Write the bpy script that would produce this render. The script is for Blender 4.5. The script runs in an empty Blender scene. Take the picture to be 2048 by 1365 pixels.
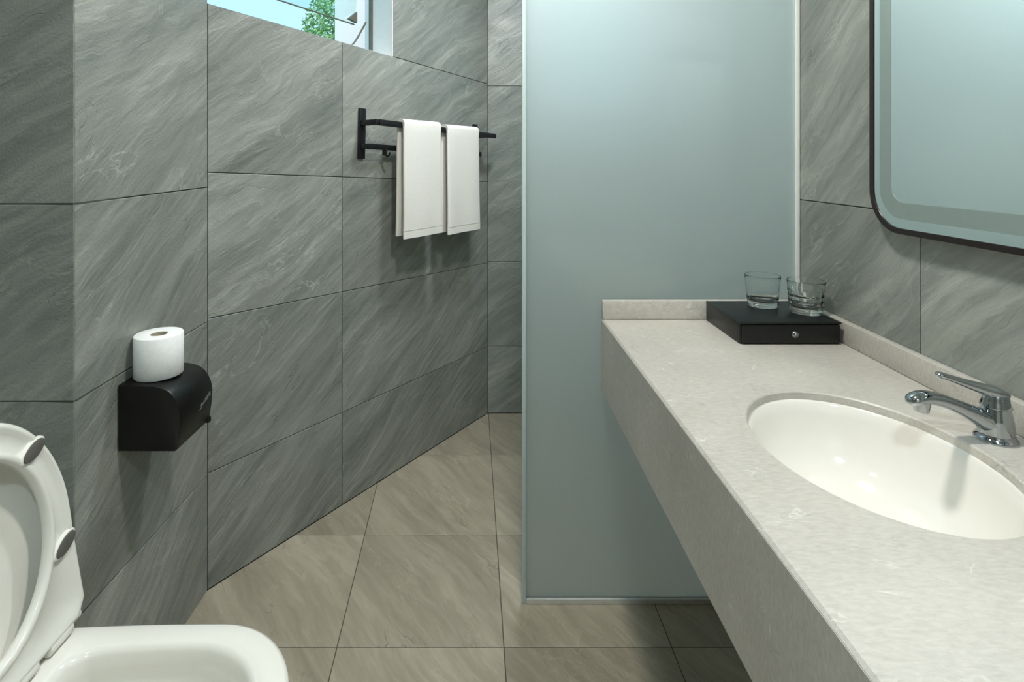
import bpy, bmesh, math, random
from mathutils import Vector, Matrix
random.seed(7)

# ------------------------------------------------------------------ camera, sky, exposure
F, CX, HY, CAMZ = 1100.0, 968.0, 325.0, 1.3        # focal length (px), vanishing point, eye height
scene = bpy.context.scene
C = scene.collection
cam_d = bpy.data.cameras.new('camera'); cam = bpy.data.objects.new('camera', cam_d); C.objects.link(cam)
cam.location = (0, 0, CAMZ); cam.rotation_euler = (math.pi/2, 0, 0)
cam_d.sensor_width = 36; cam_d.lens = 36*F/2048
cam_d.shift_x = (1024-CX)/2048; cam_d.shift_y = -(682.5-HY)/2048
cam_d.clip_start = 0.02
scene.camera = cam
vs = scene.view_settings
vs.view_transform = 'Standard'; vs.look = 'None'; vs.gamma = 1; vs.use_curve_mapping = False
vs.exposure = 0.12
cy = scene.cycles; cy.max_bounces = 9; cy.diffuse_bounces = 4; cy.glossy_bounces = 4; cy.transmission_bounces = 9; cy.transparent_max_bounces = 6

SKY = 1.2                                          # daylight strength
LAMP = {'main': (18.5, (1.0, .965, .90)), 'toilet': (2.0, (.84, .95, 1.0)), 'shower': (17.0, (.86, .94, 1.0)), 'entry_fill': (16.0, (.74, .92, 1.0))}  # all but main are added fill lights, not known fixtures
sun_d = bpy.data.lights.new('sun', 'SUN'); sun_d.energy = 2.2; sun_d.angle = .01; sun_d.color = (1, .95, .88)
sun = bpy.data.objects.new('sun', sun_d); C.objects.link(sun); sun.rotation_euler = (math.radians(42), 0, math.radians(8))
world = bpy.data.worlds.new('sky'); scene.world = world; world.use_nodes = True
wn = world.node_tree.nodes; wl = world.node_tree.links
bg = wn['Background']; bg.inputs['Strength'].default_value = SKY
tc = wn.new('ShaderNodeTexCoord'); sx = wn.new('ShaderNodeSeparateXYZ'); cr = wn.new('ShaderNodeValToRGB')
wl.new(tc.outputs['Generated'], sx.inputs[0]); wl.new(sx.outputs['Z'], cr.inputs[0]); wl.new(cr.outputs[0], bg.inputs[0])
cr.color_ramp.elements[0].position = 0.0; cr.color_ramp.elements[0].color = (.50, .80, .96, 1)
cr.color_ramp.elements[1].position = 0.9; cr.color_ramp.elements[1].color = (.36, .66, .95, 1)

# ------------------------------------------------------------------ materials
def srgb(r, g, b):
    f = lambda c: (c/255/12.92) if c/255 <= .04045 else ((c/255+.055)/1.055)**2.4
    return (f(r), f(g), f(b), 1)

class NT:
    def __init__(s, name):
        s.m = bpy.data.materials.new(name); s.m.use_nodes = True
        s.t = s.m.node_tree; s.b = s.t.nodes['Principled BSDF']; s.out = s.t.nodes['Material Output']
    def n(s, typ, **kw):
        nd = s.t.nodes.new('ShaderNode'+typ)
        for k, v in kw.items(): setattr(nd, k, v)
        return nd
    def set(s, sock, v):
        if isinstance(v, bpy.types.NodeSocket): s.t.links.new(v, sock)
        else: sock.default_value = v
    def math(s, op, a, b=0.0, clamp=False):
        nd = s.n('Math', operation=op, use_clamp=clamp); s.set(nd.inputs[0], a); s.set(nd.inputs[1], b); return nd.outputs[0]
    def noise(s, vec, scale, detail=4, rough=.55, dist=0.0, color=False):
        nd = s.n('TexNoise'); s.set(nd.inputs['Vector'], vec)
        nd.inputs['Scale'].default_value = scale; nd.inputs['Detail'].default_value = detail
        nd.inputs['Roughness'].default_value = rough; nd.inputs['Distortion'].default_value = dist
        return nd.outputs['Color' if color else 'Fac']
    def ramp(s, fac, stops, interp='LINEAR'):
        nd = s.n('ValToRGB'); s.set(nd.inputs[0], fac); e = nd.color_ramp.elements; nd.color_ramp.interpolation = interp
        while len(e) < len(stops): e.new(.5)
        for i, (p, c) in enumerate(stops): e[i].position = p; e[i].color = c if len(c) == 4 else (*c, 1)
        return nd.outputs[0]
    def mapv(s, vec, loc=(0,0,0), rot=(0,0,0), scale=(1,1,1)):
        nd = s.n('Mapping'); s.set(nd.inputs[0], vec)
        nd.inputs[1].default_value = loc; nd.inputs[2].default_value = rot; nd.inputs[3].default_value = scale
        return nd.outputs[0]
    def vadd(s, a, b, op='ADD'):
        nd = s.n('VectorMath', operation=op); s.set(nd.inputs[0], a); s.set(nd.inputs[1], b); return nd.outputs[0]
    def mix(s, fac, a, b, blend='MIX'):
        nd = s.n('Mix', data_type='RGBA', blend_type=blend); s.set(nd.inputs[0], fac); s.set(nd.inputs[6], a); s.set(nd.inputs[7], b); return nd.outputs[2]
    def bump(s, h, strength=.2, dist=.01):
        nd = s.n('Bump'); s.set(nd.inputs['Height'], h); nd.inputs['Strength'].default_value = strength; nd.inputs['Distance'].default_value = dist
        s.t.links.new(nd.outputs[0], s.b.inputs['Normal'])

def plain(name, col, rough=.5, metal=0, coat=0, trans=0, ior=1.45, noise=0, nscale=60, bump=0, spec=.5, coat_rough=.03):
    t = NT(name); b = t.b
    b.inputs['Roughness'].default_value = rough; b.inputs['Metallic'].default_value = metal
    b.inputs['Coat Weight'].default_value = coat; b.inputs['Coat Roughness'].default_value = coat_rough
    b.inputs['Transmission Weight'].default_value = trans; b.inputs['IOR'].default_value = ior
    b.inputs['Specular IOR Level'].default_value = spec
    c = col if len(col) == 4 else (*col, 1)
    if noise or bump:
        co = t.n('TexCoord').outputs['Object']; nz = t.noise(co, nscale, 5)
        lo = tuple(x*(1-noise) for x in c[:3]); hi = tuple(min(1, x*(1+noise)) for x in c[:3])
        t.set(b.inputs['Base Color'], t.ramp(nz, [(.3, lo), (.7, hi)]))
        if bump: t.bump(nz, bump, .003)
    else: b.inputs['Base Color'].default_value = c
    return t.m

def slate(name, dark, mid, light, angle, plane, rough=.42, coat=.06, vein=.5):
    """split-faced stone look: diagonal streaks, drifting pale bands, thin broken veins; every tile its own cut"""
    t = NT(name); b = t.b
    oc = t.n('TexCoord').outputs['Object']
    sp = t.n('SeparateXYZ'); t.set(sp.inputs[0], oc)
    cb = t.n('CombineXYZ'); t.set(cb.inputs[0], sp.outputs[0]); t.set(cb.inputs[1], sp.outputs[2 if plane == 'wall' else 1])
    rnd = t.n('ObjectInfo').outputs['Random']
    cb2 = t.n('CombineXYZ'); t.set(cb2.inputs[0], t.math('MULTIPLY', rnd, 37.0)); t.set(cb2.inputs[1], t.math('MULTIPLY', rnd, 91.0)); t.set(cb2.inputs[2], t.math('MULTIPLY', rnd, 17.0))
    p = t.vadd(cb.outputs[0], cb2.outputs[0])
    w = t.noise(p, 2.2, 3, .5, 0, True)
    w = t.vadd(w, (-.5, -.5, -.5)); ws = t.n('VectorMath', operation='SCALE'); t.set(ws.inputs[0], w); ws.inputs['Scale'].default_value = .11
    pw = t.vadd(p, ws.outputs[0])
    q = t.mapv(pw, rot=(0, 0, -angle))
    qs = t.mapv(q, scale=(.9, 6.2, 1))
    qf = t.mapv(q, scale=(5.0, 40.0, 1))
    n1 = t.noise(qs, 1.5, 5, .58, .35)
    n2 = t.noise(qf, 1.3, 4, .6, .2)
    n3 = t.noise(p, 2.0, 3, .5)
    # layered ledges: a saw-tooth of the slow streak field gives crisp-edged pale bands
    led = t.noise(t.mapv(q, scale=(.9, 3.2, 1)), 1.9, 5, .55, .5)
    saw = t.math('FRACT', t.math('MULTIPLY', led, 5.0))
    saw = t.math('POWER', saw, 3.0)
    f = t.math('ADD', t.math('MULTIPLY', n1, .54), t.math('MULTIPLY', n2, .30))
    f = t.math('ADD', f, t.math('MULTIPLY', n3, .16))
    f = t.math('ADD', f, t.math('MULTIPLY', t.math('SUBTRACT', saw, .25), .055))
    col = t.ramp(f, [(.29, dark), (.50, mid), (.74, light)])
    v = t.math('ABSOLUTE', t.math('SUBTRACT', t.noise(t.mapv(q, scale=(1.0, 3.0, 1)), 2.6, 5, .6, .9), .5))
    v = t.math('SUBTRACT', 1.0, t.math('MULTIPLY', v, 90.0), True)
    v = t.math('MULTIPLY', v, t.math('MULTIPLY', t.math('SUBTRACT', t.noise(p, 5.0, 2), .48, True), 4.0, True))
    col = t.mix(t.math('MULTIPLY', v, vein), col, tuple(min(1, c*1.35) for c in light[:3])+(1,))
    ck = t.math('ABSOLUTE', t.math('SUBTRACT', t.math('FRACT', t.math('MULTIPLY', led, 7.0)), .5))
    ck = t.math('SUBTRACT', 1.0, t.math('MULTIPLY', ck, 26.0), True)
    ck = t.math('MULTIPLY', ck, t.math('MULTIPLY', t.math('SUBTRACT', t.noise(p, 6.5, 3), .50, True), 5.0, True))
    col = t.mix(t.math('MULTIPLY', ck, .45), col, tuple(c*.6 for c in dark[:3])+(1,))
    hs = t.n('HueSaturation'); t.set(hs.inputs['Color'], col)
    t.set(hs.inputs['Value'], t.math('ADD', .93, t.math('MULTIPLY', rnd, .14)))
    t.set(b.inputs['Base Color'], hs.outputs[0])
    b.inputs['Roughness'].default_value = rough
    b.inputs['Coat Weight'].default_value = coat; b.inputs['Coat Roughness'].default_value = .12
    h = t.math('ADD', t.math('SUBTRACT', t.math('MULTIPLY', saw, .6), t.math('MULTIPLY', ck, .5)), t.math('ADD', t.math('MULTIPLY', n2, .8), t.math('MULTIPLY', t.noise(p, 160, 1), .25)))
    t.bump(h, .55, .005)
    return t.m

def stone(name, lo, hi, axis_rot):
    t = NT(name); b = t.b
    oc = t.n('TexCoord').outputs['Object']
    n1 = t.noise(oc, 3.0, 4, .5)
    n2 = t.noise(t.mapv(oc, rot=axis_rot, scale=(40, 120, 60)), 1.6, 4, .6, .4)
    col = t.ramp(t.math('ADD', t.math('MULTIPLY', n1, .55), t.math('MULTIPLY', n2, .45)), [(.36, lo), (.64, hi)])
    def veins(sc, thr, keep, seed):
        d = t.mapv(oc, loc=(seed, seed*2, seed*.7), rot=axis_rot, scale=(1, 1.9, 1.9))
        v = t.math('ABSOLUTE', t.math('SUBTRACT', t.noise(d, sc, 3, .5, .6), .5))
        v = t.math('SUBTRACT', 1.0, t.math('MULTIPLY', v, thr), True)
        return t.math('MULTIPLY', v, t.math('MULTIPLY', t.math('SUBTRACT', t.noise(oc, sc*1.6, 2), keep, True), 9.0, True))
    col = t.mix(t.math('MULTIPLY', veins(12, 60, .575, 3.1), .65), col, srgb(236, 234, 226))
    col = t.mix(t.math('MULTIPLY', veins(14, 55, .58, 8.3), .5), col, srgb(126, 126, 118))
    t.set(b.inputs['Base Color'], col)
    b.inputs['Roughness'].default_value = .38
    t.bump(n2, .10, .002)
    return t.m

M = {}
M['tile_wall'] = slate('slate_wall_tile', srgb(98, 105, 100), srgb(136, 139, 132), srgb(172, 174, 165), math.radians(34), 'wall')
M['tile_wall_r'] = slate('slate_wall_tile_right', srgb(98, 105, 100), srgb(136, 139, 132), srgb(172, 174, 165), math.radians(42), 'wall')
M['tile_floor'] = slate('slate_floor_tile', srgb(128, 120, 103), srgb(155, 146, 127), srgb(184, 174, 155), math.radians(-52), 'floor', rough=.5, coat=.05, vein=.35)
M['grout'] = plain('grout', srgb(70, 74, 69), .9, noise=.1)
M['grout_floor'] = plain('floor_grout', srgb(82, 80, 72), .9, noise=.1)
M['plaster'] = plain('white_plaster', srgb(228, 228, 224), .7, noise=.03, nscale=30)
M['stone'] = stone('quartz_counter', srgb(180, 175, 166), srgb(208, 203, 194), (0, 0, .7))
def sheen(t):
    """Schlick reflectance, the same from both sides of a sheet"""
    lw = t.n('LayerWeight'); lw.inputs[0].default_value = .5
    return t.math('ADD', .04, t.math('MULTIPLY', t.math('POWER', lw.outputs['Facing'], 5.0), .9))
def frosted():
    t = NT('frosted_glass'); b = t.b
    b.inputs['Base Color'].default_value = (.74, .84, .80, 1); b.inputs['Roughness'].default_value = .48
    b.inputs['Transmission Weight'].default_value = 1; b.inputs['IOR'].default_value = 1.45
    tl = t.n('BsdfTranslucent'); tl.inputs[0].default_value = (.93, .96, .957, 1)
    gl = t.n('BsdfGlossy'); gl.inputs['Roughness'].default_value = .02; fr = sheen(t)
    m1 = t.n('MixShader'); m2 = t.n('MixShader'); m1.inputs[0].default_value = .50
    df = t.n('BsdfDiffuse'); df.inputs[0].default_value = (.55, .66, .56, 1); m3 = t.n('MixShader'); m3.inputs[0].default_value = .07
    L = t.t.links.new
    L(b.outputs[0], m1.inputs[1]); L(tl.outputs[0], m1.inputs[2]); L(fr, m2.inputs[0]); L(m1.outputs[0], m3.inputs[1]); L(df.outputs[0], m3.inputs[2]); L(m3.outputs[0], m2.inputs[1]); L(gl.outputs[0], m2.inputs[2]); L(m2.outputs[0], t.out.inputs[0])
    return t.m
M['frost'] = frosted()
M['clear'] = plain('clear_glass', (.97, 1, .99), 0.0, trans=1, ior=1.45)
M['alu'] = plain('brushed_aluminium', (.72, .74, .72), .35, metal=.7, noise=.05)
M['edge'] = plain('polished_glass_edge', srgb(196, 212, 212), .25, noise=.02)
M['silicone'] = plain('white_silicone', srgb(232, 234, 230), .5, noise=.02)
M['black'] = plain('black_metal', srgb(22, 22, 26), .38, noise=.15, nscale=200)
M['blackplastic'] = plain('black_plastic', srgb(13, 12, 12), .36, noise=.15, nscale=300, bump=.06)
M['leather'] = plain('black_leather', srgb(15, 17, 17), .33, noise=.2, nscale=400, bump=.12)
M['chrome'] = plain('chrome', (.46, .49, .51), .09, metal=1)
M['ceramic'] = plain('white_ceramic', srgb(234, 231, 222), .12, coat=.5)
M['basin'] = plain('basin_ceramic', srgb(238, 234, 226), .12, coat=.4)
M['seat'] = plain('seat_plastic', srgb(230, 228, 219), .22, coat=.2)
M['rubber'] = plain('grey_rubber', srgb(92, 90, 84), .6, noise=.08)
M['towel'] = plain('white_terry', srgb(236, 232, 224), .95, noise=.05, nscale=500, bump=.5)
M['hem'] = plain('towel_hem', srgb(205, 202, 194), .95, noise=.05, nscale=300)
M['paper'] = plain('tissue_paper', srgb(240, 240, 238), .9, noise=.03, nscale=120, bump=.15)
M['card'] = plain('cardboard', srgb(176, 165, 142), .9, noise=.08)
M['frame'] = plain('dark_bronze', srgb(44, 36, 34), .35, metal=.4, noise=.2, nscale=90)
M['mirror'] = plain('mirror_silver', (.86, .93, .93), .0, metal=1)
M['etched'] = plain('etched_band', srgb(138, 152, 147), .42, metal=.15, noise=.02)
M['white'] = plain('white_paint', srgb(236, 235, 230), .5, noise=.02)
M['anod'] = plain('grey_window_frame', srgb(112, 110, 96), .4, metal=.3, noise=.1)
M['door'] = plain('door_paint', srgb(205, 200, 190), .4, noise=.03)
M['water'] = plain('water', (.9, .97, .97), 0.0, trans=1, ior=1.33)
M['leaf'] = plain('leaves', srgb(140, 182, 118), .6, noise=.35, nscale=3)
M['bark'] = plain('bark', srgb(110, 92, 74), .9, noise=.2)
M['grass'] = plain('lawn', srgb(96, 128, 66), .9, noise=.25, nscale=4)
M['logo'] = plain('grey_print', srgb(120, 122, 118), .5)
def emit(name, col, s):
    t = NT(name); t.b.inputs['Emission Color'].default_value = (*col, 1); t.b.inputs['Emission Strength'].default_value = s
    t.b.inputs['Base Color'].default_value = (*col, 1); return t.m
def window_glass():
    t = NT('window_glass'); tr = t.n('BsdfTransparent'); gl = t.n('BsdfGlossy'); fr = sheen(t); mx = t.n('MixShader')
    tr.inputs[0].default_value = (.90, .98, .97, 1); gl.inputs['Roughness'].default_value = .0
    t.t.links.new(fr, mx.inputs[0]); t.t.links.new(tr.outputs[0], mx.inputs[1]); t.t.links.new(gl.outputs[0], mx.inputs[2])
    t.t.links.new(mx.outputs[0], t.out.inputs[0]); return t.m
M['pane'] = window_glass()

# ------------------------------------------------------------------ mesh helpers
def link(name, me, mat, parent=None, smooth=False):
    o = bpy.data.objects.new(name, me); C.objects.link(o)
    if mat: me.materials.append(mat)
    if smooth:
        for p in me.polygons: p.use_smooth = True
    if parent: o.parent = parent
    return o
def pyd(name, v, f, mat, parent=None, smooth=False, fix=True):
    me = bpy.data.meshes.new(name); me.from_pydata([tuple(x) for x in v], [], f); me.update()
    if fix:
        bm = bmesh.new(); bm.from_mesh(me); bmesh.ops.recalc_face_normals(bm, faces=bm.faces); bm.to_mesh(me); bm.free()
    return link(name, me, mat, parent, smooth)
def autosmooth(o, ang=40):
    me = o.data; bm = bmesh.new(); bm.from_mesh(me)
    for f in bm.faces: f.smooth = True
    for e in bm.edges:
        if len(e.link_faces) == 2 and e.calc_face_angle(0) > math.radians(ang): e.smooth = False
    bm.to_mesh(me); bm.free(); return o
def tag(o, label, cat, group=None):
    o['label'] = label; o['category'] = cat
    if group: o['group'] = group
    return o
def struct(o): o['kind'] = 'structure'; return o
def empty(name, loc=(0, 0, 0), rotz=0, roty=0):
    o = bpy.data.objects.new(name, None); C.objects.link(o); o.location = loc; o.rotation_euler = (0, roty, rotz); o.empty_display_size = .05; return o
def boxdata(x0, x1, y0, y1, z0, z1):
    v = [(x, y, z) for x in (x0, x1) for y in (y0, y1) for z in (z0, z1)]
    return v, [(0, 1, 3, 2), (4, 6, 7, 5), (0, 4, 5, 1), (2, 3, 7, 6), (0, 2, 6, 4), (1, 5, 7, 3)]
def box(name, x0, x1, y0, y1, z0, z1, mat, parent=None, bev=0, seg=2):
    v, f = boxdata(x0, x1, y0, y1, z0, z1)
    o = pyd(name, v, f, mat, parent)
    if bev:
        bm = bmesh.new(); bm.from_mesh(o.data)
        bmesh.ops.bevel(bm, geom=bm.edges[:], offset=bev, segments=seg, profile=.5, affect='EDGES'); bm.to_mesh(o.data); bm.free(); autosmooth(o, 35)
    return o
def prismdata(poly, y0, y1, plane):
    """poly in (a,b); plane 'xz' extrudes along y, 'xy' along z"""
    mk = (lambda a, b, c: (a, c, b)) if plane == 'xz' else (lambda a, b, c: (a, b, c))
    n = len(poly)
    v = [mk(a, b, y0) for a, b in poly] + [mk(a, b, y1) for a, b in poly]
    f = [tuple(range(n)), tuple(range(2*n-1, n-1, -1))] + [(i, (i+1) % n, n+(i+1) % n, n+i) for i in range(n)]
    return v, f
def multi(name, parts, mat, parent=None):
    V, Fc = [], []
    for v, f in parts:
        k = len(V); V += v; Fc += [tuple(i+k for i in x) for x in f]
    return pyd(name, V, Fc, mat, parent)
def loft(name, rings, mat, parent=None, cap=True, smooth=True, ang=50, closed=True):
    V, Fc = [], []; n = len(rings[0])
    for r in rings: V += [tuple(p) for p in r]
    for j in range(len(rings)-1):
        for i in range(n if closed else n-1):
            a, b = j*n+i, j*n+(i+1) % n; Fc.append((a, b, b+n, a+n))
    if cap: Fc.append(tuple(range(n))); Fc.append(tuple(range((len(rings)-1)*n, len(rings)*n)))
    o = pyd(name, V, Fc, mat, parent)
    if smooth: autosmooth(o, ang)
    return o
def lathe(name, prof, mat, parent=None, n=40, cap=True, c=(0, 0), sx=1, sy=1, ang=45):
    rings = [[(c[0]+r*sx*math.cos(2*math.pi*i/n), c[1]+r*sy*math.sin(2*math.pi*i/n), z) for i in range(n)] for r, z in prof]
    return loft(name, rings, mat, parent, cap, True, ang)
def sweep(name, pts, rad, mat, parent=None, n=16, side=(0, 1, 0), ang=60, sub=4):
    """pts centre line, rad list of (half width along side, half height); smooth Catmull-Rom"""
    P = [Vector(p) for p in pts]; R = [Vector((*r, 0)) for r in rad]
    def cr(A, i, t):
        a, b, c, d = A[max(i-1, 0)], A[i], A[i+1], A[min(i+2, len(A)-1)]
        return .5*((2*b)+(c-a)*t+(2*a-5*b+4*c-d)*t*t+(3*b-a-3*c+d)*t**3)
    Q, S = [], []
    for i in range(len(P)-1):
        for k in range(sub): Q.append(cr(P, i, k/sub)); S.append(cr(R, i, k/sub))
    Q.append(P[-1]); S.append(R[-1])
    rings = []; s = Vector(side)
    for i, q in enumerate(Q):
        t = (Q[min(i+1, len(Q)-1)]-Q[max(i-1, 0)]).normalized(); sd = (s-t*s.dot(t)).normalized(); up = t.cross(sd)
        rings.append([q+sd*S[i].x*math.cos(2*math.pi*k/n)+up*S[i].y*math.sin(2*math.pi*k/n) for k in range(n)])
    return loft(name, rings, mat, parent, True, True, ang)
def tile(poly, mat, parent, plane, thick=.003, gap=.0013, ch=.0012, name='tile'):
    """one tile: polygon shrunk by the joint, a fine arris on the face; wall tiles face -y, floor tiles +z"""
    n = len(poly)
    a2 = sum(poly[i][0]*poly[(i+1) % n][1]-poly[(i+1) % n][0]*poly[i][1] for i in range(n))
    if a2 < 0: poly = poly[::-1]
    def inset(d):
        out = []
        for i in range(n):
            p0, p1, p2 = Vector(poly[i-1]), Vector(poly[i]), Vector(poly[(i+1) % n])
            e1 = (p1-p0).normalized(); e2 = (p2-p1).normalized()
            n1 = Vector((-e1.y, e1.x)); n2 = Vector((-e2.y, e2.x))
            k = (n1+n2); out.append(p1+k*(d/max(.3, 1+n1.dot(n2))))
        return out
    A, B = inset(gap), inset(gap+ch)
    if plane == 'wall': mk = lambda p, d: (p.x, d, p.y)
    else: mk = lambda p, d: (p.x, p.y, -d)
    v = [mk(p, thick) for p in A]+[mk(p, ch*.7) for p in A]+[mk(p, 0) for p in B]
    f = [tuple(range(2*n, 3*n))]+[(i, (i+1) % n, n+(i+1) % n, n+i) for i in range(n)]+[(n+i, n+(i+1) % n, 2*n+(i+1) % n, 2*n+i) for i in range(n)]
    o = pyd(name, v, f, mat, parent)
    # faces must look at the room
    want = Vector((0, -1, 0)) if plane == 'wall' else Vector((0, 0, 1))
    if o.data.polygons[0].normal.dot(want) < 0: o.data.flip_normals()
    return o
def clip(poly, a, b, c):
    """keep a*x+b*y<=c"""
    out = []
    for i in range(len(poly)):
        p, q = poly[i-1], poly[i]; dp = a*p[0]+b*p[1]-c; dq = a*q[0]+b*q[1]-c
        if (dp <= 0) != (dq <= 0):
            t = dp/(dp-dq); out.append((p[0]+t*(q[0]-p[0]), p[1]+t*(q[1]-p[1])))
        if dq <= 0: out.append(q)
    r = []
    for p in out:
        if not r or (p[0]-r[-1][0])**2+(p[1]-r[-1][1])**2 > 1e-6: r.append(p)
    if len(r) > 1 and (r[0][0]-r[-1][0])**2+(r[0][1]-r[-1][1])**2 < 1e-6: r.pop()
    return r

# ------------------------------------------------------------------ room shell
H = 2.5; TH = .14
XR = lambda y: .917+.026*(y-1.15)                 # right wall face
YB, YR, YN = 2.849, -.85, 1.135                   # back wall, rear wall, nib beside the toilet
PA, PB = (-.845, YN), (-.840, 1.671); PC = (.018, YB); PD = (XR(YB), YB); PE = (XR(YR), YR); PF = (-1.45, YR); PG = (-1.45, YN)
DEPTH_Y = 1.621                                   # shower screen
def wall_frame(P0, P1):
    d = Vector((P1[0]-P0[0], P1[1]-P0[1])); return d.length, math.atan2(d.y, d.x)
def wall(name, P0, P1, polys, e0=.1, e1=.1):
    """shell with local x along the wall, y into the wall, z up"""
    L, a = wall_frame(P0, P1)
    if polys is None: polys = [[(-e0, -.1), (L+e1, -.1), (L+e1, H+.08), (-e0, H+.08)]]
    o = multi(name, [prismdata(p, .003, TH, 'xz') for p in polys], M['grout'])
    o.location = (P0[0], P0[1], 0); o.rotation_euler = (0, 0, a); struct(o); return o, L
def rows(wobj, x0, x1, za, zb, L, mat):
    """tiles between joint heights za (at x=0) and zb (at x=L)"""
    z = lambda k, x: za[k]+(zb[k]-za[k])*x/L
    for k in range(len(za)-1):
        tile([(x0, z(k, x0)), (x1, z(k, x1)), (x1, z(k+1, x1)), (x0, z(k+1, x0))], mat, wobj, 'wall')

# nib wall beside the toilet (faces the camera)
w, L = wall('wall_toilet', PG, PA, None, .1, 0)
zr = [0, .350, .806, 1.214, 1.80, 2.25, H]
rows(w, L-.9 if L > .9 else 0, L, zr, zr, L, M['tile_wall'])
# short return wall with the paper dispenser
w, L = wall('wall_left', PA, PB, None, 0, 0)
rows(w, 0, L, [0, .352, .806, 1.214, 1.80, 2.25, H], [0, .3477, .8155, 1.224, 1.80, 2.25, H], L, M['tile_wall'])
# slanted wall with the high window and the towel rail
LA = wall_frame(PB, PC)[0]
JA, JB = [0, .3536, .8245, 1.2696, 1.784], [0, .344, .779, 1.199, 1.707]
UW = .537*LA; WT = 2.34                            # window right end, head height
sill = lambda x: JA[4]+(JB[4]-JA[4])*x/LA
w, L = wall('wall_angled', PB, PC, [[(-.1, -.1), (LA+.1, -.1), (LA+.1, sill(LA)), (UW, sill(UW)), (-.1, sill(-.1))],
     [(UW, sill(UW)), (LA+.1, sill(LA)), (LA+.1, H+.08), (UW, H+.08)], [(-.1, WT), (UW, WT), (UW, H+.08), (-.1, H+.08)]])
rows(w, 0, .514, JA, JB, LA, M['tile_wall']); rows(w, .514, LA, JA, JB, LA, M['tile_wall'])
rows(w, UW, LA, [JA[4], 2.26, H], [JB[4], 2.18, H], LA, M['tile_wall'])
tile([(0, WT), (UW, WT), (UW, H), (0, H)], M['tile_wall'], w, 'wall')
wall_angled = w
# back wall
LB = PD[0]-PC[0]; B0, B1, BZ0, BZ1 = .235, .905, 1.52, 2.43      # unseen high window added to glow through the frosted glass, local x and z
w, L = wall('wall_back', PC, PD, [[(-.1, -.1), (LB+.1, -.1), (LB+.1, BZ0), (-.1, BZ0)], [(-.1, BZ0), (B0, BZ0), (B0, H+.08), (-.1, H+.08)],
     [(B1, BZ0), (LB+.1, BZ0), (LB+.1, H+.08), (B1, H+.08)], [(B0, BZ1), (B1, BZ1), (B1, H+.08), (B0, H+.08)]])
zr = [0, .347, .7846, 1.2016]; zs_ = [1.2016, 1.696, 2.15, H]
rows(w, 0, L, zr, zr, L, M['tile_wall']); rows(w, B0, B1, [1.2016, BZ0], [1.2016, BZ0], L, M['tile_wall'])
rows(w, 0, B0, zs_, zs_, L, M['tile_wall']); rows(w, B1, L, zs_, zs_, L, M['tile_wall'])
rows(w, B0, B1, [BZ1, H], [BZ1, H], L, M['tile_wall'])
w2 = struct(empty('added_window', (PC[0], PC[1], 0)))  # unseen window, put in so daylight reaches the screen from behind
for nm, x0, x1, z0, z1 in (('window_frame', B0, B0+.02, BZ0, BZ1), ('window_frame', B1-.02, B1, BZ0, BZ1), ('window_frame', B0+.02, B1-.02, BZ0, BZ0+.02), ('window_frame', B0+.02, B1-.02, BZ1-.02, BZ1)):
    box(nm, x0, x1, .06, TH, z0, z1, M['white'], w2, .002)
box('added_window_pane', B0+.02, B1-.02, .095, .101, BZ0+.02, BZ1-.02, M['pane'], w2)
# right wall behind the vanity
w, L = wall('wall_right', PD, PE, None)
k = L/(YB-YR); cols = [0]+[(YB-y)*k for y in (2.057, 1.157, .257, -.643)]+[L]
zr = [0, .30, .745, 1.19, 1.82, 2.2, H]
for a, b in zip(cols[:-1], cols[1:]): rows(w, a, b, zr, zr, L, M['tile_wall_r'])
# walls behind the camera
w, L = wall('wall_rear', PE, PF, [[(-.1, -.1), (.55, -.1), (.55, H+.08), (-.1, H+.08)], [(.55, 2.08), (1.40, 2.08), (1.40, H+.08), (.55, H+.08)], [(1.40, -.1), (PE[0]-PF[0]+.1, -.1), (PE[0]-PF[0]+.1, H+.08), (1.40, H+.08)]])
for a, b in ((0, .55), (1.40, L)): rows(w, a, b, zr, zr, L, M['tile_wall'])
rows(w, .55, 1.40, [2.15, H], [2.15, H], L, M['tile_wall'])
w, L = wall('wall_far_left', PF, PG, None)
for a, b in ((0, .95), (.95, L)): rows(w, a, b, zr, zr, L, M['tile_wall'])
# door behind the camera
dx = PE[0]-.55
d = struct(box('door_1', dx-.84, dx-.01, YR-.08, YR-.03, .01, 2.07, M['door'], None, .003))
box('door_handle', dx-.76, dx-.64, YR-.03, YR+.02, 1.0, 1.02, M['chrome'], d, .006)
# ceiling
poly = [(PG[0]-.1, PG[1]+.1), (PA[0]-.1, PG[1]+.1), (PB[0]-.1, PB[1]+.07), (PC[0]-.06, PC[1]+.1), (PD[0]+.1, PD[1]+.1), (PE[0]+.1, PE[1]-.1), (PF[0]-.1, PF[1]-.1)]
v, f = prismdata(poly, H, H+.08, 'xy'); struct(pyd('ceiling', v, f, M['plaster']))
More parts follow.
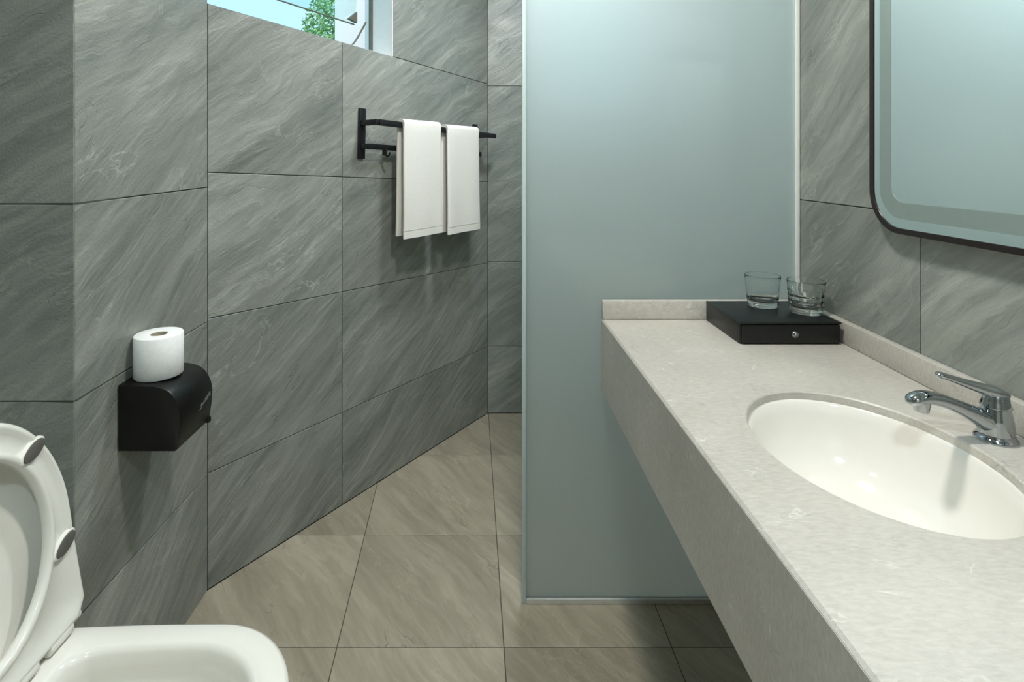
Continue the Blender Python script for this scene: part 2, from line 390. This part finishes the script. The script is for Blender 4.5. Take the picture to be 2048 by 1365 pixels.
# floor slab and tiles
v, f = prismdata(poly, -.1, -.003, 'xy'); floor = struct(pyd('floor', v, f, M['grout_floor']))
colx = lambda i, y: {0: -.850, 1: -.4165-.050*(y-1.92), 2: .0436-.022*(y-1.92), 3: .500-.008*(y-1.92), 4: 1.0}.get(i, -.850+.455*i)
rowy = [YR, -.325, .125, .575, 1.024, 1.474, 1.919, 2.444, YB]
ang_n = (-(PC[1]-PB[1])/LA, (PC[0]-PB[0])/LA); ang_c = ang_n[0]*PB[0]+ang_n[1]*PB[1]
for j in range(len(rowy)-1):
    for i in range(-2, 4):
        y0, y1 = rowy[j], rowy[j+1]
        p = [(colx(i, y0), y0), (colx(i+1, y0), y0), (colx(i+1, y1), y1), (colx(i, y1), y1)]
        if i < 0: p = clip(p, 0, 1, YN); p = clip(p, -1, 0, 1.45)
        else: p = clip(clip(p, ang_n[0], ang_n[1], ang_c), -1, 0, .845) if y1 > YN else p
        p = clip(p, 1, -.026, .917-.026*1.15) if p else p
        if p and len(p) > 2:
            area = abs(sum(p[k-1][0]*p[k][1]-p[k][0]*p[k-1][1] for k in range(len(p))))/2
            if area > .0008: tile(p, M['tile_floor'], floor, 'floor', gap=.0012)

# ------------------------------------------------------------------ window in the slanted wall
aw = math.atan2(PC[1]-PB[1], PC[0]-PB[0])
win = empty('window_1', (PB[0], PB[1], 0), aw); struct(win)
s0, s1 = sill(0), sill(UW)
def prism(name, poly, y0, y1, mat, parent): v, f = prismdata(poly, y0, y1, 'xz'); return pyd(name, v, f, mat, parent)
# painted reveal
prism('reveal_jamb', [(UW-.006, s1+.006), (UW, s1), (UW, WT), (UW-.006, WT)], .002, TH-.02, M['white'], win)
prism('reveal_sill', [(-.03, s0-.006), (UW, s1-.006), (UW, s1+.001), (-.03, s0+.001)], .0035, TH+.02, M['white'], win)
prism('reveal_head', [(-.03, WT-.006), (UW-.006, WT-.006), (UW-.006, WT), (-.03, WT)], .002, TH-.02, M['white'], win)
# outer frame
fy0, fy1 = TH-.018, TH-.004
prism('window_frame', [(UW-.014, s1+.001), (UW-.006, s1+.001), (UW-.006, WT-.006), (UW-.014, WT-.006)], fy0, fy1, M['anod'], win)
prism('window_frame', [(-.02, WT-.025), (UW-.018, WT-.025), (UW-.018, WT-.006), (-.02, WT-.006)], fy0, fy1, M['anod'], win)
prism('window_frame', [(-.035, s0+.006), (-.02, s0+.006), (-.02, WT-.006), (-.035, WT-.006)], fy0, fy1, M['anod'], win)
# awning sash pushed open: hinged at the head, lower edge out and clear of the sill
sash = empty('sash', (0, 0, 0)); sash.parent = win
zb0, zb1, out, ztop = 1.945, 1.905, .075, WT-.03
def quadslab(name, pts, th, mat, parent):
    n = Vector((0, th, 0)); v = [Vector(p) for p in pts]+[Vector(p)+n for p in pts]
    return pyd(name, v, [(0, 1, 2, 3), (7, 6, 5, 4), (0, 4, 5, 1), (1, 5, 6, 2), (2, 6, 7, 3), (3, 7, 4, 0)], mat, parent)
quadslab('sash_pane', [(-.01, fy1+out, zb0), (UW-.03, fy1+out, zb1), (UW-.03, fy1, ztop), (-.01, fy1, ztop)], .005, M['pane'], sash)
quadslab('sash_rail', [(-.01, fy1+out-.004, zb0-.004), (UW-.03, fy1+out-.004, zb1-.004), (UW-.03, fy1+out-.004, zb1-.001), (-.01, fy1+out-.004, zb0-.001)], .010, M['anod'], sash)
prism('sash_latch', [(UW-.075, zb1+.012), (UW-.03, zb1+.002), (UW-.03, zb1+.05)], fy1+out-.02, fy1+out-.005, M['anod'], sash)
sweep('sash_stay', [(UW-.02, fy1+.01, zb1+.0), (UW-.055, fy1+.04, zb1-.085), (UW-.09, fy1+.05, s1+.04)], [(.004, .004)]*3, M['anod'], win, 8)

# ------------------------------------------------------------------ outdoors
ground = struct(box('ground', -14, 14, 3.1, 30, -.35, -.25, M['grass']))
col = empty('porch_column', (-.842, 3.55, -.25))
box('column_shaft', -.097, .097, -.097, .097, 0, 3.5, M['white'], col, .01)
box('column_base', -.12, .12, -.12, .12, 0, .12, M['white'], col, .01)
tag(col, 'white square porch column standing outside the window', 'column')
tree = empty('garden_tree', (-1.93, 7.2, -.25))
lathe('trunk', [(.10, 0), (.08, .9), (.06, 2.2), (.02, 3.2)], M['bark'], tree, 10)
V, Fc = [], []
for i in range(9000):
    while True:
        q = Vector((random.uniform(-1, 1), random.uniform(-1, 1), random.uniform(-1, 1)))
        if q.length < 1: break
    q = Vector((q.x*.50, q.y*.5, 2.75+q.z*1.15))
    a = Vector((random.gauss(0, 1), random.gauss(0, 1), random.gauss(0, 1))).normalized(); b = a.orthogonal().normalized(); c = a.cross(b)
    s = random.uniform(.018, .035); k = len(V)
    V += [q-b*s, q+c*s*.5, q+b*s, q-c*s*.5]; Fc.append((k, k+1, k+2, k+3))
fo = pyd('foliage', V, Fc, M['leaf'], tree, fix=False); fo['kind'] = 'stuff'
tag(tree, 'leafy green garden tree seen through the window', 'tree')

# ------------------------------------------------------------------ shower screen
XL, XRG = .118, XR(DEPTH_Y)
scr = empty('shower_screen', (XL, DEPTH_Y, 0))
wd = XRG-XL
box('glass_pane', .006, wd-.009, 0, .010, .016, 2.15, M['frost'], scr)
box('edge_trim', -.006, .006, -.003, .013, 0, 2.15, M['edge'], scr, .002)
box('floor_channel', .006, wd-.009, -.006, .016, 0, .016, M['alu'], scr, .002)
box('wall_channel', wd-.012, wd-.001, -.006, .016, 0, 2.15, M['silicone'], scr, .002)
tag(scr, 'tall frosted glass shower screen behind the vanity', 'shower screen')

# ------------------------------------------------------------------ vanity counter
ZC = .844; XF = .344; Y1 = DEPTH_Y-.008; Y0 = -.10; BS = .020; ZB = .899
XW = lambda y: XR(y)-.001
van = empty('vanity_counter', (XF, Y1, 0))
ox, oy = XF, Y1
SC = Vector((.618, .881)); SA, SB = .168, .214      # basin opening
# top slab with the oval opening
rect = [(XF, Y0), (XW(Y0), Y0), (XW(Y1), Y1), (XF, Y1)]
angs = sorted(set([2*math.pi*i/96 for i in range(96)]+[math.atan2(y-SC.y, x-SC.x) % (2*math.pi) for x, y in rect]))
def hit(a):
    d = Vector((math.cos(a), math.sin(a))); best = None
    for i in range(4):
        p, q = Vector(rect[i]), Vector(rect[(i+1) % 4]); e = q-p; den = d.x*e.y-d.y*e.x
        if abs(den) < 1e-9: continue
        r = p-SC; t = (r.x*e.y-r.y*e.x)/den; s = (r.x*d.y-r.y*d.x)/den
        if t > 0 and -1e-6 <= s <= 1+1e-6 and (best is None or t < best): best = t
    return SC+d*best
ell = lambda a, k=0: SC+Vector(((SA+k)*math.cos(a), (SB+k)*math.sin(a)))
def ea(a):   # parameter of the ellipse in direction a
    return math.atan2(math.sin(a)*SA, math.cos(a)*SB)
n = len(angs); V = []; T = .02
def ins(p, k): return Vector((min(max(p.x, XF+k), XW(p.y)), min(max(p.y, Y0), Y1)))
for a in angs: p = ins(hit(a), .004); V.append((p.x-ox, p.y-oy, ZC))
for a in angs: p = ell(ea(a), .0025); V.append((p.x-ox, p.y-oy, ZC))
for a in angs: p = ell(ea(a)); V.append((p.x-ox, p.y-oy, ZC-.0025))
for a in angs: p = ell(ea(a)); V.append((p.x-ox, p.y-oy, ZC-T))
for a in angs: p = hit(a); V.append((p.x-ox, p.y-oy, ZC-T))
for a in angs: p = hit(a); V.append((p.x-ox, p.y-oy, ZC-.004))
Fc = []
for r in range(6):
    for i in range(n):
        a, b = r*n+i, r*n+(i+1) % n; r2 = ((r+1) % 6)*n; Fc.append((a, b, r2+(i+1) % n, r2+i))
top = pyd('countertop', V, Fc, M['stone'], van)
autosmooth(top, 30)
box('front_apron', -.0006, .021, Y0-oy, 0, .634, ZC-.0045, M['stone'], van, .0008, 1)
box('backsplash', 0, XW(Y1)-ox, -BS, 0, ZC+.0003, ZB, M['stone'], van, .0025, 2)
v, f = prismdata([(XW(Y0)-BS-ox, Y0-oy), (XW(Y0)-ox, Y0-oy), (XW(Y1)-ox, -BS-.0006), (XW(Y1)-BS-ox, -BS-.0006)], ZC+.0003, ZB, 'xy')
b = pyd('backsplash', v, f, M['stone'], van)
bm = bmesh.new(); bm.from_mesh(b.data); bmesh.ops.bevel(bm, geom=bm.edges[:], offset=.0025, segments=2, profile=.5, affect='EDGES'); bm.to_mesh(b.data); bm.free(); autosmooth(b, 35)
tag(van, 'pale grey speckled stone vanity counter with deep front apron', 'counter')

# undermounted basin
bas = empty('wash_basin', (SC.x, SC.y, ZC-T))
prof = [(1.09, -.0005), (1.0, -.0005), (.985, -.004), (.965, -.02), (.93, -.05), (.86, -.085), (.74, -.115), (.55, -.137), (.3, -.147), (.11, -.15), (.0, -.1505)]
rings = []
for r, z in prof[:-1]: rings.append([((SA+.006)*r*math.cos(2*math.pi*i/72), (SB+.006)*r*math.sin(2*math.pi*i/72), z) for i in range(72)])
outer = [((SA+.006)*r*math.cos(2*math.pi*i/72), (SB+.006)*r*math.sin(2*math.pi*i/72), 0) for r in (1.09,) for i in range(72)]
o = loft('basin_bowl', rings[::1], M['basin'], bas, False, True, 60)
for q in o.data.polygons:
    if q.normal.z < 0: pass
sol = o.modifiers.new('wall', 'SOLIDIFY'); sol.thickness = .008; sol.offset = -1
lathe('drain', [(.0225, -.1488), (.0225, -.1462), (.018, -.1455), (.004, -.148)], M['chrome'], bas, 28)
tag(bas, 'white oval basin sunk under the stone counter', 'sink')

# ------------------------------------------------------------------ faucet
fc = empty('faucet', (.842, .905, ZC))
lathe('body', [(.0290, 0), (.0290, .003), (.0275, .0055), (.0250, .008), (.0243, .013), (.0242, .020), (.0236, .029), (.0222, .038), (.0200, .049), (.0193, .0535)], M['chrome'], fc, 40)
lathe('cap', [(.0190, .0537), (.0212, .0548), (.0212, .0565), (.0192, .062), (.0176, .070), (.0172, .076), (.013, .080), (.004, .0815)], M['chrome'], fc, 40)
sweep('spout', [(-.006, 0, .024), (-.022, 0, .034), (-.045, 0, .046), (-.072, 0, .058), (-.100, 0, .067), (-.122, 0, .069), (-.137, 0, .064), (-.143, 0, .058)],
      [(.017, .016), (.0165, .0155), (.0140, .0125), (.0125, .0105), (.0130, .0105), (.0145, .0105), (.0135, .009), (.006, .004)], M['chrome'], fc, 20)
lathe('aerator', [(.0085, .046), (.0105, .047), (.0125, .058), (.0125, .064)], M['chrome'], fc, 24, True, (-.122, 0))
sweep('lever', [(.012, 0, .076), (-.004, 0, .079), (-.024, 0, .084), (-.050, 0, .092), (-.076, 0, .101), (-.092, 0, .106), (-.098, 0, .107)],
      [(.014, .005), (.0170, .0095), (.0125, .009), (.0090, .0070), (.0095, .0055), (.009, .0050), (.003, .002)], M['chrome'], fc, 18)
tag(fc, 'chrome single lever faucet on the counter behind the basin', 'faucet')

# ------------------------------------------------------------------ lidded box and tumblers
bx = empty('storage_box', (.641, 1.374, ZC))
BW, BD, BH = .252, .214, .056
box('case', 0, BW, .006, BD, 0, BH-.005, M['leather'], bx, .002)
box('lid_panel', -.001, BW+.001, -.001, BD+.001, BH-.005, BH, M['leather'], bx, .002)
box('drawer_front', .004, BW-.003, 0, .006, .003, BH-.0065, M['leather'], bx, .0015)
kn = lathe('lock_ring', [(.0085, 0), (.0085, .004), (.007, .0055), (.0055, .004), (.0055, .0025)], M['chrome'], bx, 24)
kn.location = (.135, .0005, BH*.47); kn.rotation_euler = (math.pi/2, 0, 0)
pin = lathe('lock_pin', [(.003, 0), (.003, .006), (.002, .007)], M['chrome'], kn, 16)
tag(bx, 'flat black drawer box with small round lock on the counter', 'box')
def tumbler(loc, label, cut):
    n = 64; h = .086; out = [(.036, 0), (.0385, .002), (.0395, .010), (.041, .030), (.0435, .060), (.0460, h-.001)]
    inn = [(.0456, h), (.0450, h), (.0446, h-.0008), (.0440, h-.01), (.0419, .060), (.0396, .034), (.0380, .022), (.034, .0165), (.026, .0150), (.010, .0148)]
    rings = []; zs = [h*k/44 for k in range(1, 44)]
    for r in (.012, .030, .0345): rings.append([(r*math.cos(2*math.pi*i/n), r*math.sin(2*math.pi*i/n), .0012 if r < .02 else 0) for i in range(n)])
    for z in zs:
        for (r0, z0), (r1, z1) in zip(out[:-1], out[1:]):
            if z0 <= z <= z1+1e-9: r = r0+(r1-r0)*(z-z0)/(z1-z0); break
        fade = max(0, min(1, (z-.006)/.008))*max(0, min(1, (.066-z)/.008))
        low = max(0, min(1, (z-.002)/.004))*max(0, min(1, (.026-z)/.006)); ring = []
        for i in range(n):
            a = 2*math.pi*i/n
            k = fade*.0015*math.cos(7*a+z*210)*math.cos(7*a-z*210) if cut else low*.0009*math.cos(3*a+z*150)
            ring.append(((r+k)*math.cos(a), (r+k)*math.sin(a), z))
        rings.append(ring)
    rings.append([(.0460*math.cos(2*math.pi*i/n), .0460*math.sin(2*math.pi*i/n), h-.0008) for i in range(n)])
    for r, z in inn: rings.append([(r*math.cos(2*math.pi*i/n), r*math.sin(2*math.pi*i/n), z) for i in range(n)])
    o = loft('tumbler', rings, M['clear'], None, True, True, 70); o.location = loc
    return tag(o, label, 'glass')
tumbler((.775, 1.530, ZC+BH+.0003), 'plain clear tumbler with thick base on the black box', False)
tumbler((.856, 1.462, ZC+BH+.0003), 'clear tumbler with cut crystal pattern on the black box', True)

# ------------------------------------------------------------------ mirror
ml, mh, mz = .85, .92, 1.147
my = 1.268
mang = math.atan2(-1, -.026)
mir = empty('wall_mirror', (XR(my)-.001, my, mz), mang)     # local x runs towards the viewer's end of the wall, y into the wall
def rr(w, h, r, inset, n=12):
    x0, x1, z0, z1 = inset, w-inset, inset, h-inset; r = max(r-inset*.8, .01); P = []
    for cx, cz, a0 in ((x1-r, z0+r, -90), (x1-r, z1-r, 0), (x0+r, z1-r, 90), (x0+r, z0+r, 180)):
        for k in range(n+1): a = math.radians(a0+90*k/n); P.append((cx+r*math.cos(a), cz+r*math.sin(a)))
    return P
RAD = .092
def ringloft(name, outer, inner, ya, yb, mat, parent):
    return loft(name, [[(x, yb, z) for x, z in outer], [(x, ya, z) for x, z in outer], [(x, ya, z) for x, z in inner], [(x, yb, z) for x, z in inner], [(x, yb, z) for x, z in outer]], mat, parent, False, True, 40)
ringloft('mirror_frame', rr(ml, mh, RAD, 0), rr(ml, mh, RAD, .012), -.030, -.001, M['frame'], mir)
P = rr(ml, mh, RAD, .0115); V = [(x, -.028, z) for x, z in P]+[(x, -.022, z) for x, z in P]; n = len(P)
pyd('mirror_glass', V, [tuple(range(n)), tuple(range(2*n-1, n-1, -1))]+[(i, (i+1) % n, n+(i+1) % n, n+i) for i in range(n)], M['mirror'], mir)
ringloft('etched_band', rr(ml, mh, RAD, .032), rr(ml, mh, RAD, .067), -.0286, -.0279, M['etched'], mir)
tag(mir, 'rounded mirror with dark bronze frame and frosted inner band', 'mirror')

# ------------------------------------------------------------------ paper dispenser and roll
DX, DY0, DY1 = -.8415, 1.262, 1.416
dsp = empty('paper_dispenser', (DX, DY0, .6346))
pr = [(0, 0), (.131, 0), (.136, .006), (.1425, .05), (.1445, .083), (.141, .102), (.1345, .118), (.126, .131), (.115, .1405), (.10, .147), (.082, .1505), (.05, .152), (0, .152)]
DW = DY1-DY0
v, f = prismdata(pr, .0015, DW-.0015, 'xz'); cv = pyd('cover', v, f, M['blackplastic'], dsp)
bm = bmesh.new(); bm.from_mesh(cv.data)
bmesh.ops.bevel(bm, geom=[e for e in bm.edges if abs(e.verts[0].co.y-e.verts[1].co.y) < 1e-5], offset=.003, segments=2, profile=.5, affect='EDGES'); bm.to_mesh(cv.data); bm.free(); autosmooth(cv, 50)
box('tear_edge', .126, .139, DW-.012, DW+.001, -.001, .012, M['blackplastic'], dsp, .002)
# faint maker's script printed on the curved front
def stroke(pts, parent):
    return sweep('script_mark', pts, [(.0006, .0006)]*len(pts), M['logo'], parent, 6, (0, 0, 1), 80, 4)
fx = lambda z: .1447-.0016*((z-.083)/.03)**2
def on(y, z): return (fx(z)+.0003, y, z)
lg = []
yb, zb = .092, .060
for pts in ([(0, .004), (.004, .011), (.003, .002), (.008, .008)], [(.010, .002), (.014, .009), (.016, .004), (.011, .004)], [(.018, .005), (.021, .012), (.025, .008), (.021, .003), (.018, .005)],
            [(.027, .004), (.030, .013), (.034, .011), (.031, .008), (.034, .005), (.028, .003)], [(.036, .006), (.040, .015), (.046, .013), (.040, .007), (.047, .007)], [(-.004, -.004), (.004, -.001), (.010, -.003)]):
    stroke([on(yb+a, zb+b+a*.18) for a, b in pts], dsp)
tag(dsp, 'black rounded toilet paper dispenser mounted on tiled wall', 'dispenser')
roll = empty('toilet_roll', (-.7875, 1.332, .6346+.1526))
n = 56; R, r, h = .0535, .019, .099
oval = lambda rad, z, k=1.0: [(rad*math.cos(2*math.pi*i/n), rad*k*math.sin(2*math.pi*i/n), z) for i in range(n)]
loft('paper', [oval(r, .0), oval(R-.002, 0), oval(R, .002), oval(R, h-.002), oval(R-.002, h), oval(r+.001, h-.001), oval(r, h-.003), oval(r, 0)], M['paper'], roll, False, True, 50)
loft('core', [oval(r-.0003, .001), oval(r-.0003, h-.002), oval(r-.0015, h-.002), oval(r-.0015, .001), oval(r-.0003, .001)], M['card'], roll, False, True, 50)
tag(roll, 'white toilet paper roll standing upright on the black dispenser', 'toilet roll')

# ------------------------------------------------------------------ towel rail
def at_wall(u, n): 
    d = (math.cos(aw), math.sin(aw)); m = (math.sin(aw), -math.cos(aw)); return (PB[0]+d[0]*u+m[0]*n, PB[1]+d[1]*u+m[1]*n)
U0, Z0 = .585, 1.315
rail = empty('towel_rail', (*at_wall(U0, 0), Z0), aw, .030)   # local x along the wall, -y into the room
for xa in (0.0, .735):
    p = box('bracket_plate', xa, xa+.032, -.012, -.0005, 0 if xa == 0 else .012, .198, M['black'], rail, .002)
    box('upper_arm', xa+.004, xa+.024, -.100, -.011, .129, .150, M['black'], rail, .0015)
    box('lower_arm', xa+.004, xa+.024, -.046, -.011, .038, .058, M['black'], rail, .0015)
box('upper_bar', .020, .800, -.104, -.088, .128, .151, M['black'], rail, .0015)
box('lower_bar', .012, .755, -.048, -.038, .037, .059, M['black'], rail, .0015)
for xa in (.10, .31, .52, .66):
    hk = box('hook', xa, xa+.012, -.052, -.034, .016, .044, M['black'], rail, .0015)
    sweep('hook_tip', [(xa+.006, -.045, .020), (xa+.006, -.058, .014), (xa+.006, -.068, .018), (xa+.006, -.072, .028)], [(.004, .004)]*4, M['black'], hk, 10, (1, 0, 0))
tag(rail, 'black double towel rail with hooks on the slanted wall', 'towel rail')

def towel(u0, u1, ztop, zf, zbk, label, seed):
    rng = random.Random(seed); o = empty('hand_towel', (*at_wall(u0, .096), zf), aw)
    W = u1-u0; th = .0125; hr = .0105                      # layer thickness, half rail
    # closed outline of the folded cloth in (y, z): front layer, over the bar, back layer
    top_ = ztop-zf; bk = zbk-zf
    outl = []
    for k in range(15): outl.append((-(hr+th), top_*.0+ (top_-.02)*k/14))
    for k in range(1, 9): a = math.pi*k/9; outl.append((-(hr+th)*math.cos(a), top_-.02+(hr+th-.003)*math.sin(a)))
    for k in range(15): outl.append(((hr+th), (top_-.02)+(bk-(top_-.02))*k/14))
    for k in range(15): outl.append((hr, bk+((top_-.02)-bk)*k/14))
    for k in range(1, 6): a = math.pi*(1-k/6); outl.append((-hr*math.cos(a), top_-.02+(hr-.003)*math.sin(a)))
    for k in range(15): outl.append((-hr, (top_-.02)*(1-k/14)))
    rings = []; m = 16
    xs = [0, .0025, .008]+[.008+(W-.016)*k/m for k in range(1, m)]+[W-.008, W-.0025, W]
    cy = lambda y: -(hr+th/2) if y < 0 else (hr+th/2)
    for i, x in enumerate(xs):
        e = .55 if i in (0, len(xs)-1) else (.15 if i in (1, len(xs)-2) else 0)
        ring = []
        for y, z in outl:
            dn = max(0, 1-z/top_)
            wy = .0022*dn*math.sin(x*38+seed)+.0012*dn*math.sin(z*17+x*11+seed*2)
            y2 = y+(cy(y)-y)*e*(0 if z > top_-.03 else 1)
            flare = .004*dn*(1 if x > W/2 else -.6)*abs(x-W/2)/(W/2)
            ring.append((x+flare, y2+wy-(.006*dn if y < 0 else -.003*dn), z+.004*(x/W-.5)*dn))
        rings.append(ring)
    loft('cloth', rings, M['towel'], o, True, True, 75)
    # woven hem lines near the front and back ends
    for zz in (.032, ):
        strip = []
        for x in [.002+(W-.004)*k/16 for k in range(17)]:
            dn = max(0, 1-zz/top_); wy = .0022*dn*math.sin(x*38+seed)+.0012*dn*math.sin(zz*17+x*11+seed*2)
            fl = .004*dn*(1 if x > W/2 else -.6)*abs(x-W/2)/(W/2); y = -(hr+th)+wy-.006*dn
            z = zz+.004*(x/W-.5)*dn
            strip.append([(x+fl, y-.0006, z-.0016), (x+fl, y-.0006, z+.0016), (x+fl, y+.001, z+.0016), (x+fl, y+.001, z-.0016)])
        loft('hem', strip, M['hem'], o, True, False)
    tag(o, label, 'towel', None)
towel(.727, .950, 1.475, .996, 1.004, 'white folded hand towel beside the rail bracket, nearer the window', 1)
towel(.996, 1.224, 1.468, .985, .992, 'white folded hand towel nearest the shower screen on the rail', 4)

# ------------------------------------------------------------------ toilet
TX, TY, ZR = -.80, .872, .42
wc = empty('toilet', (TX, TY, 0))
def dshape(back, xc, a, b, bw, n=40, p=2.0):
    """plan outline: back edge at x=back half width bw, sides widening to b at xc, elliptical nose of length a"""
    P = []
    for k in range(n+1):
        t = -math.pi/2+math.pi*k/n; c, s = math.cos(t), math.sin(t)
        P.append((xc+a*abs(c)**(2/p), b*math.copysign(abs(s)**(2/p), s)))
    m = 8
    for k in range(1, m): s = k/m; P.append((xc+(back-xc)*s, b+(bw-b)*s*s))
    rc = .02
    for k in range(9): P.append((back, bw-rc-(2*bw-2*rc)*k/8))
    for k in range(m-1, 0, -1): s = k/m; P.append((xc+(back-xc)*s, -(b+(bw-b)*s*s)))
    return P
secs = [(0, -.14, .17, .145, .118, .115), (.02, -.14, .18, .15, .12, .118), (.12, -.14, .20, .155, .125, .122), (.24, -.14, .25, .175, .145, .145),
        (.32, -.13, .29, .18, .168, .158), (.38, -.12, .305, .173, .181, .163), (.408, -.12, .305, .175, .184, .164), (.416, -.118, .304, .173, .181, .162), (ZR, -.112, .303, .167, .174, .157)]
rings = [[(x, y, z) for x, y in dshape(bk, xc, a, b, bw)] for z, bk, xc, a, b, bw in secs]
inn = [(ZR, .055, .280, .148, .140, .122), (.417, .062, .280, .142, .132, .115), (.408, .067, .279, .138, .127, .111), (.385, .069, .278, .138, .127, .110), (.368, .070, .277, .142, .131, .112), (.33, .08, .27, .125, .115, .098), (.27, .11, .25, .09, .085, .07), (.22, .13, .23, .06, .055, .045), (.20, .15, .22, .03, .03, .025)]
rings += [[(x, y, z) for x, y in dshape(bk, xc, a, b, bw)] for z, bk, xc, a, b, bw in inn]
loft('bowl', rings, M['ceramic'], wc, True, True, 60)
# cistern against the wall behind
TKX = -.645-TX*0
box('cistern', -.64, -.42, -.185, .185, .40, .80, M['ceramic'], wc, .025, 4)
box('cistern_lid', -.645, -.41, -.19, .19, .80, .83, M['ceramic'], wc, .012, 3)
box('neck', -.62, -.12, -.13, .13, .0, .40, M['ceramic'], wc, .03, 3)
# seat ring and lid, both raised and leaning back a little
lean = math.radians(8)
def raised(s, w, t): # s from hinge to nose, w across, t: thickness towards the bowl side
    return Vector((.030-math.sin(lean)*s+math.cos(lean)*t, w, ZR+.018+math.cos(lean)*s+math.sin(lean)*t))
def outline(L_, b, bw, n=40):
    return dshape(0, L_-.235, .235, b, bw, n)
SO = outline(.437, .184, .190)
def hole(k, n=40):
    P = []
    N = len(SO)
    for i in range(N):
        # same number of points: direction matched ellipse
        x, y = SO[i]; a = math.atan2(y/.190, (x-.215)/.22); P.append((.212+(.162+k)*math.cos(a), (.132+k)*math.sin(a)))
    return P
def shr(P, k, c=.215): return [(c+(x-c)*(1-k/.22), y*(1-k/.19)) for x, y in P]
# ring: rounded outer rim, shallow trough, raised inner rim (underside faces the bowl when raised)
prof = [(shr(SO, .0), -.010), (shr(SO, .0), .002), (shr(SO, .004), .006), (shr(SO, .010), .006), (shr(SO, .016), .001), (hole(.017), .001), (hole(.013), .005), (hole(.007), .007), (hole(.002), .005), (hole(0), .0), (hole(0), -.010), (hole(.006), -.014), (shr(SO, .006), -.014), (shr(SO, .0), -.010)]
ringo = loft('seat_ring', [[raised(x, y, t) for x, y in P] for P, t in prof], M['seat'], wc, False, True, 60)
for (s, w, rot) in ((.345, .118, 1.17), (.345, -.118, -1.17), (.148, .157, 1.17), (.148, -.157, -1.17)):
    ring_pts = []
    for t, k in ((0.0, 1.22), (.006, 1.16), (.008, 1.05), (.008, 1.0)):
        ring_pts.append([raised(s+k*(.026*math.cos(a)*math.cos(rot)-.0125*math.sin(a)*math.sin(rot)), w+k*(.026*math.cos(a)*math.sin(rot)+.0125*math.sin(a)*math.cos(rot)), t) for a in [2*math.pi*i/28 for i in range(28)]])
    bo = loft('bumper_boss', ring_pts, M['seat'], ringo, True, True, 50)
    ring_pts = []
    for t, k in ((.0081, .98), (.0105, .95), (.0112, .82)):
        ring_pts.append([raised(s+k*(.026*math.cos(a)*math.cos(rot)-.0125*math.sin(a)*math.sin(rot)), w+k*(.026*math.cos(a)*math.sin(rot)+.0125*math.sin(a)*math.cos(rot)), t) for a in [2*math.pi*i/28 for i in range(28)]])
    pd = loft('bumper_pad', ring_pts, M['rubber'], ringo, True, True, 50); pd['label'] = 'grey oval rubber bumper pad'
LO = outline(.442, .187, .192)
prof = [(shr(LO, .0), -.022), (shr(LO, .0), -.030), (shr(LO, .012), -.046), (shr(LO, .05), -.054), (shr(LO, .12), -.057)]
lid_r = [[raised(x, y, t) for x, y in P] for P, t in prof]
inn = [(shr(LO, .12), -.045), (shr(LO, .06), -.042), (shr(LO, .025), -.034), (shr(LO, .008), -.022)]
loft('seat_lid', [[raised(x, y, t) for x, y in P] for P, t in inn]+lid_r, M['seat'], wc, True, True, 60)
def rod(name, y0, y1, x, z, r, mat, parent, n=20):
    return loft(name, [[(x+rr_*math.cos(2*math.pi*i/n), yy, z+rr_*math.sin(2*math.pi*i/n)) for i in range(n)] for yy, rr_ in ((y0, r*.85), (y0+.002, r), (y1-.002, r), (y1, r*.85))], mat, parent, True, True, 50)
for ya, yb in ((-.17, -.115), (-.075, .075), (.10, .155)): rod('hinge', ya, yb, .024, ZR+.014, .013, M['seat'], wc)
rod('hinge_bar', -.185, .185, .020, ZR+.0145, .008, M['seat'], wc)
tag(wc, 'white toilet with seat ring and lid raised', 'toilet')

# ------------------------------------------------------------------ ceiling lamp and added fill lamps
def downlight(x, y, key, label, r=.085):
    p, colr = LAMP[key]
    o = empty('ceiling_downlight', (x, y, H))
    n = 40; ring = lambda rad, z: [(rad*math.cos(2*math.pi*i/n), rad*math.sin(2*math.pi*i/n), z) for i in range(n)]
    loft('trim_ring', [ring(r+.018, -.0005), ring(r+.018, -.008), ring(r+.012, -.012), ring(r+.002, -.010), ring(r+.002, -.0005), ring(r+.018, -.0005)], M['white'], o, False, True, 50)
    loft('diffuser', [ring(r+.001, -.001), ring(r+.001, -.005)], emit('diffuser_'+key, colr, 2.0), o, True, False)
    ld = bpy.data.lights.new('lamp_'+key, 'AREA'); ld.shape = 'DISK'; ld.size = 2*r; ld.energy = p; ld.color = colr
    lo = bpy.data.objects.new('lamp', ld); C.objects.link(lo); lo.parent = o; lo.location = (0, 0, -.0065)
    tag(o, label, 'ceiling light', 'recessed ceiling downlights')
downlight(.16, .98, 'main', 'round recessed ceiling downlight in front of the vanity')
downlight(-.75, .55, 'toilet', 'added round ceiling fill light over the toilet')  # weak cool fill, added without a known fixture
downlight(.19, 1.93, 'shower', 'added round ceiling fill light behind the frosted screen')  # added to brighten the frosted glass from behind
downlight(.02, -.40, 'entry_fill', 'added round ceiling fill light by the door')  # added cool fill standing in for window light on the right wall
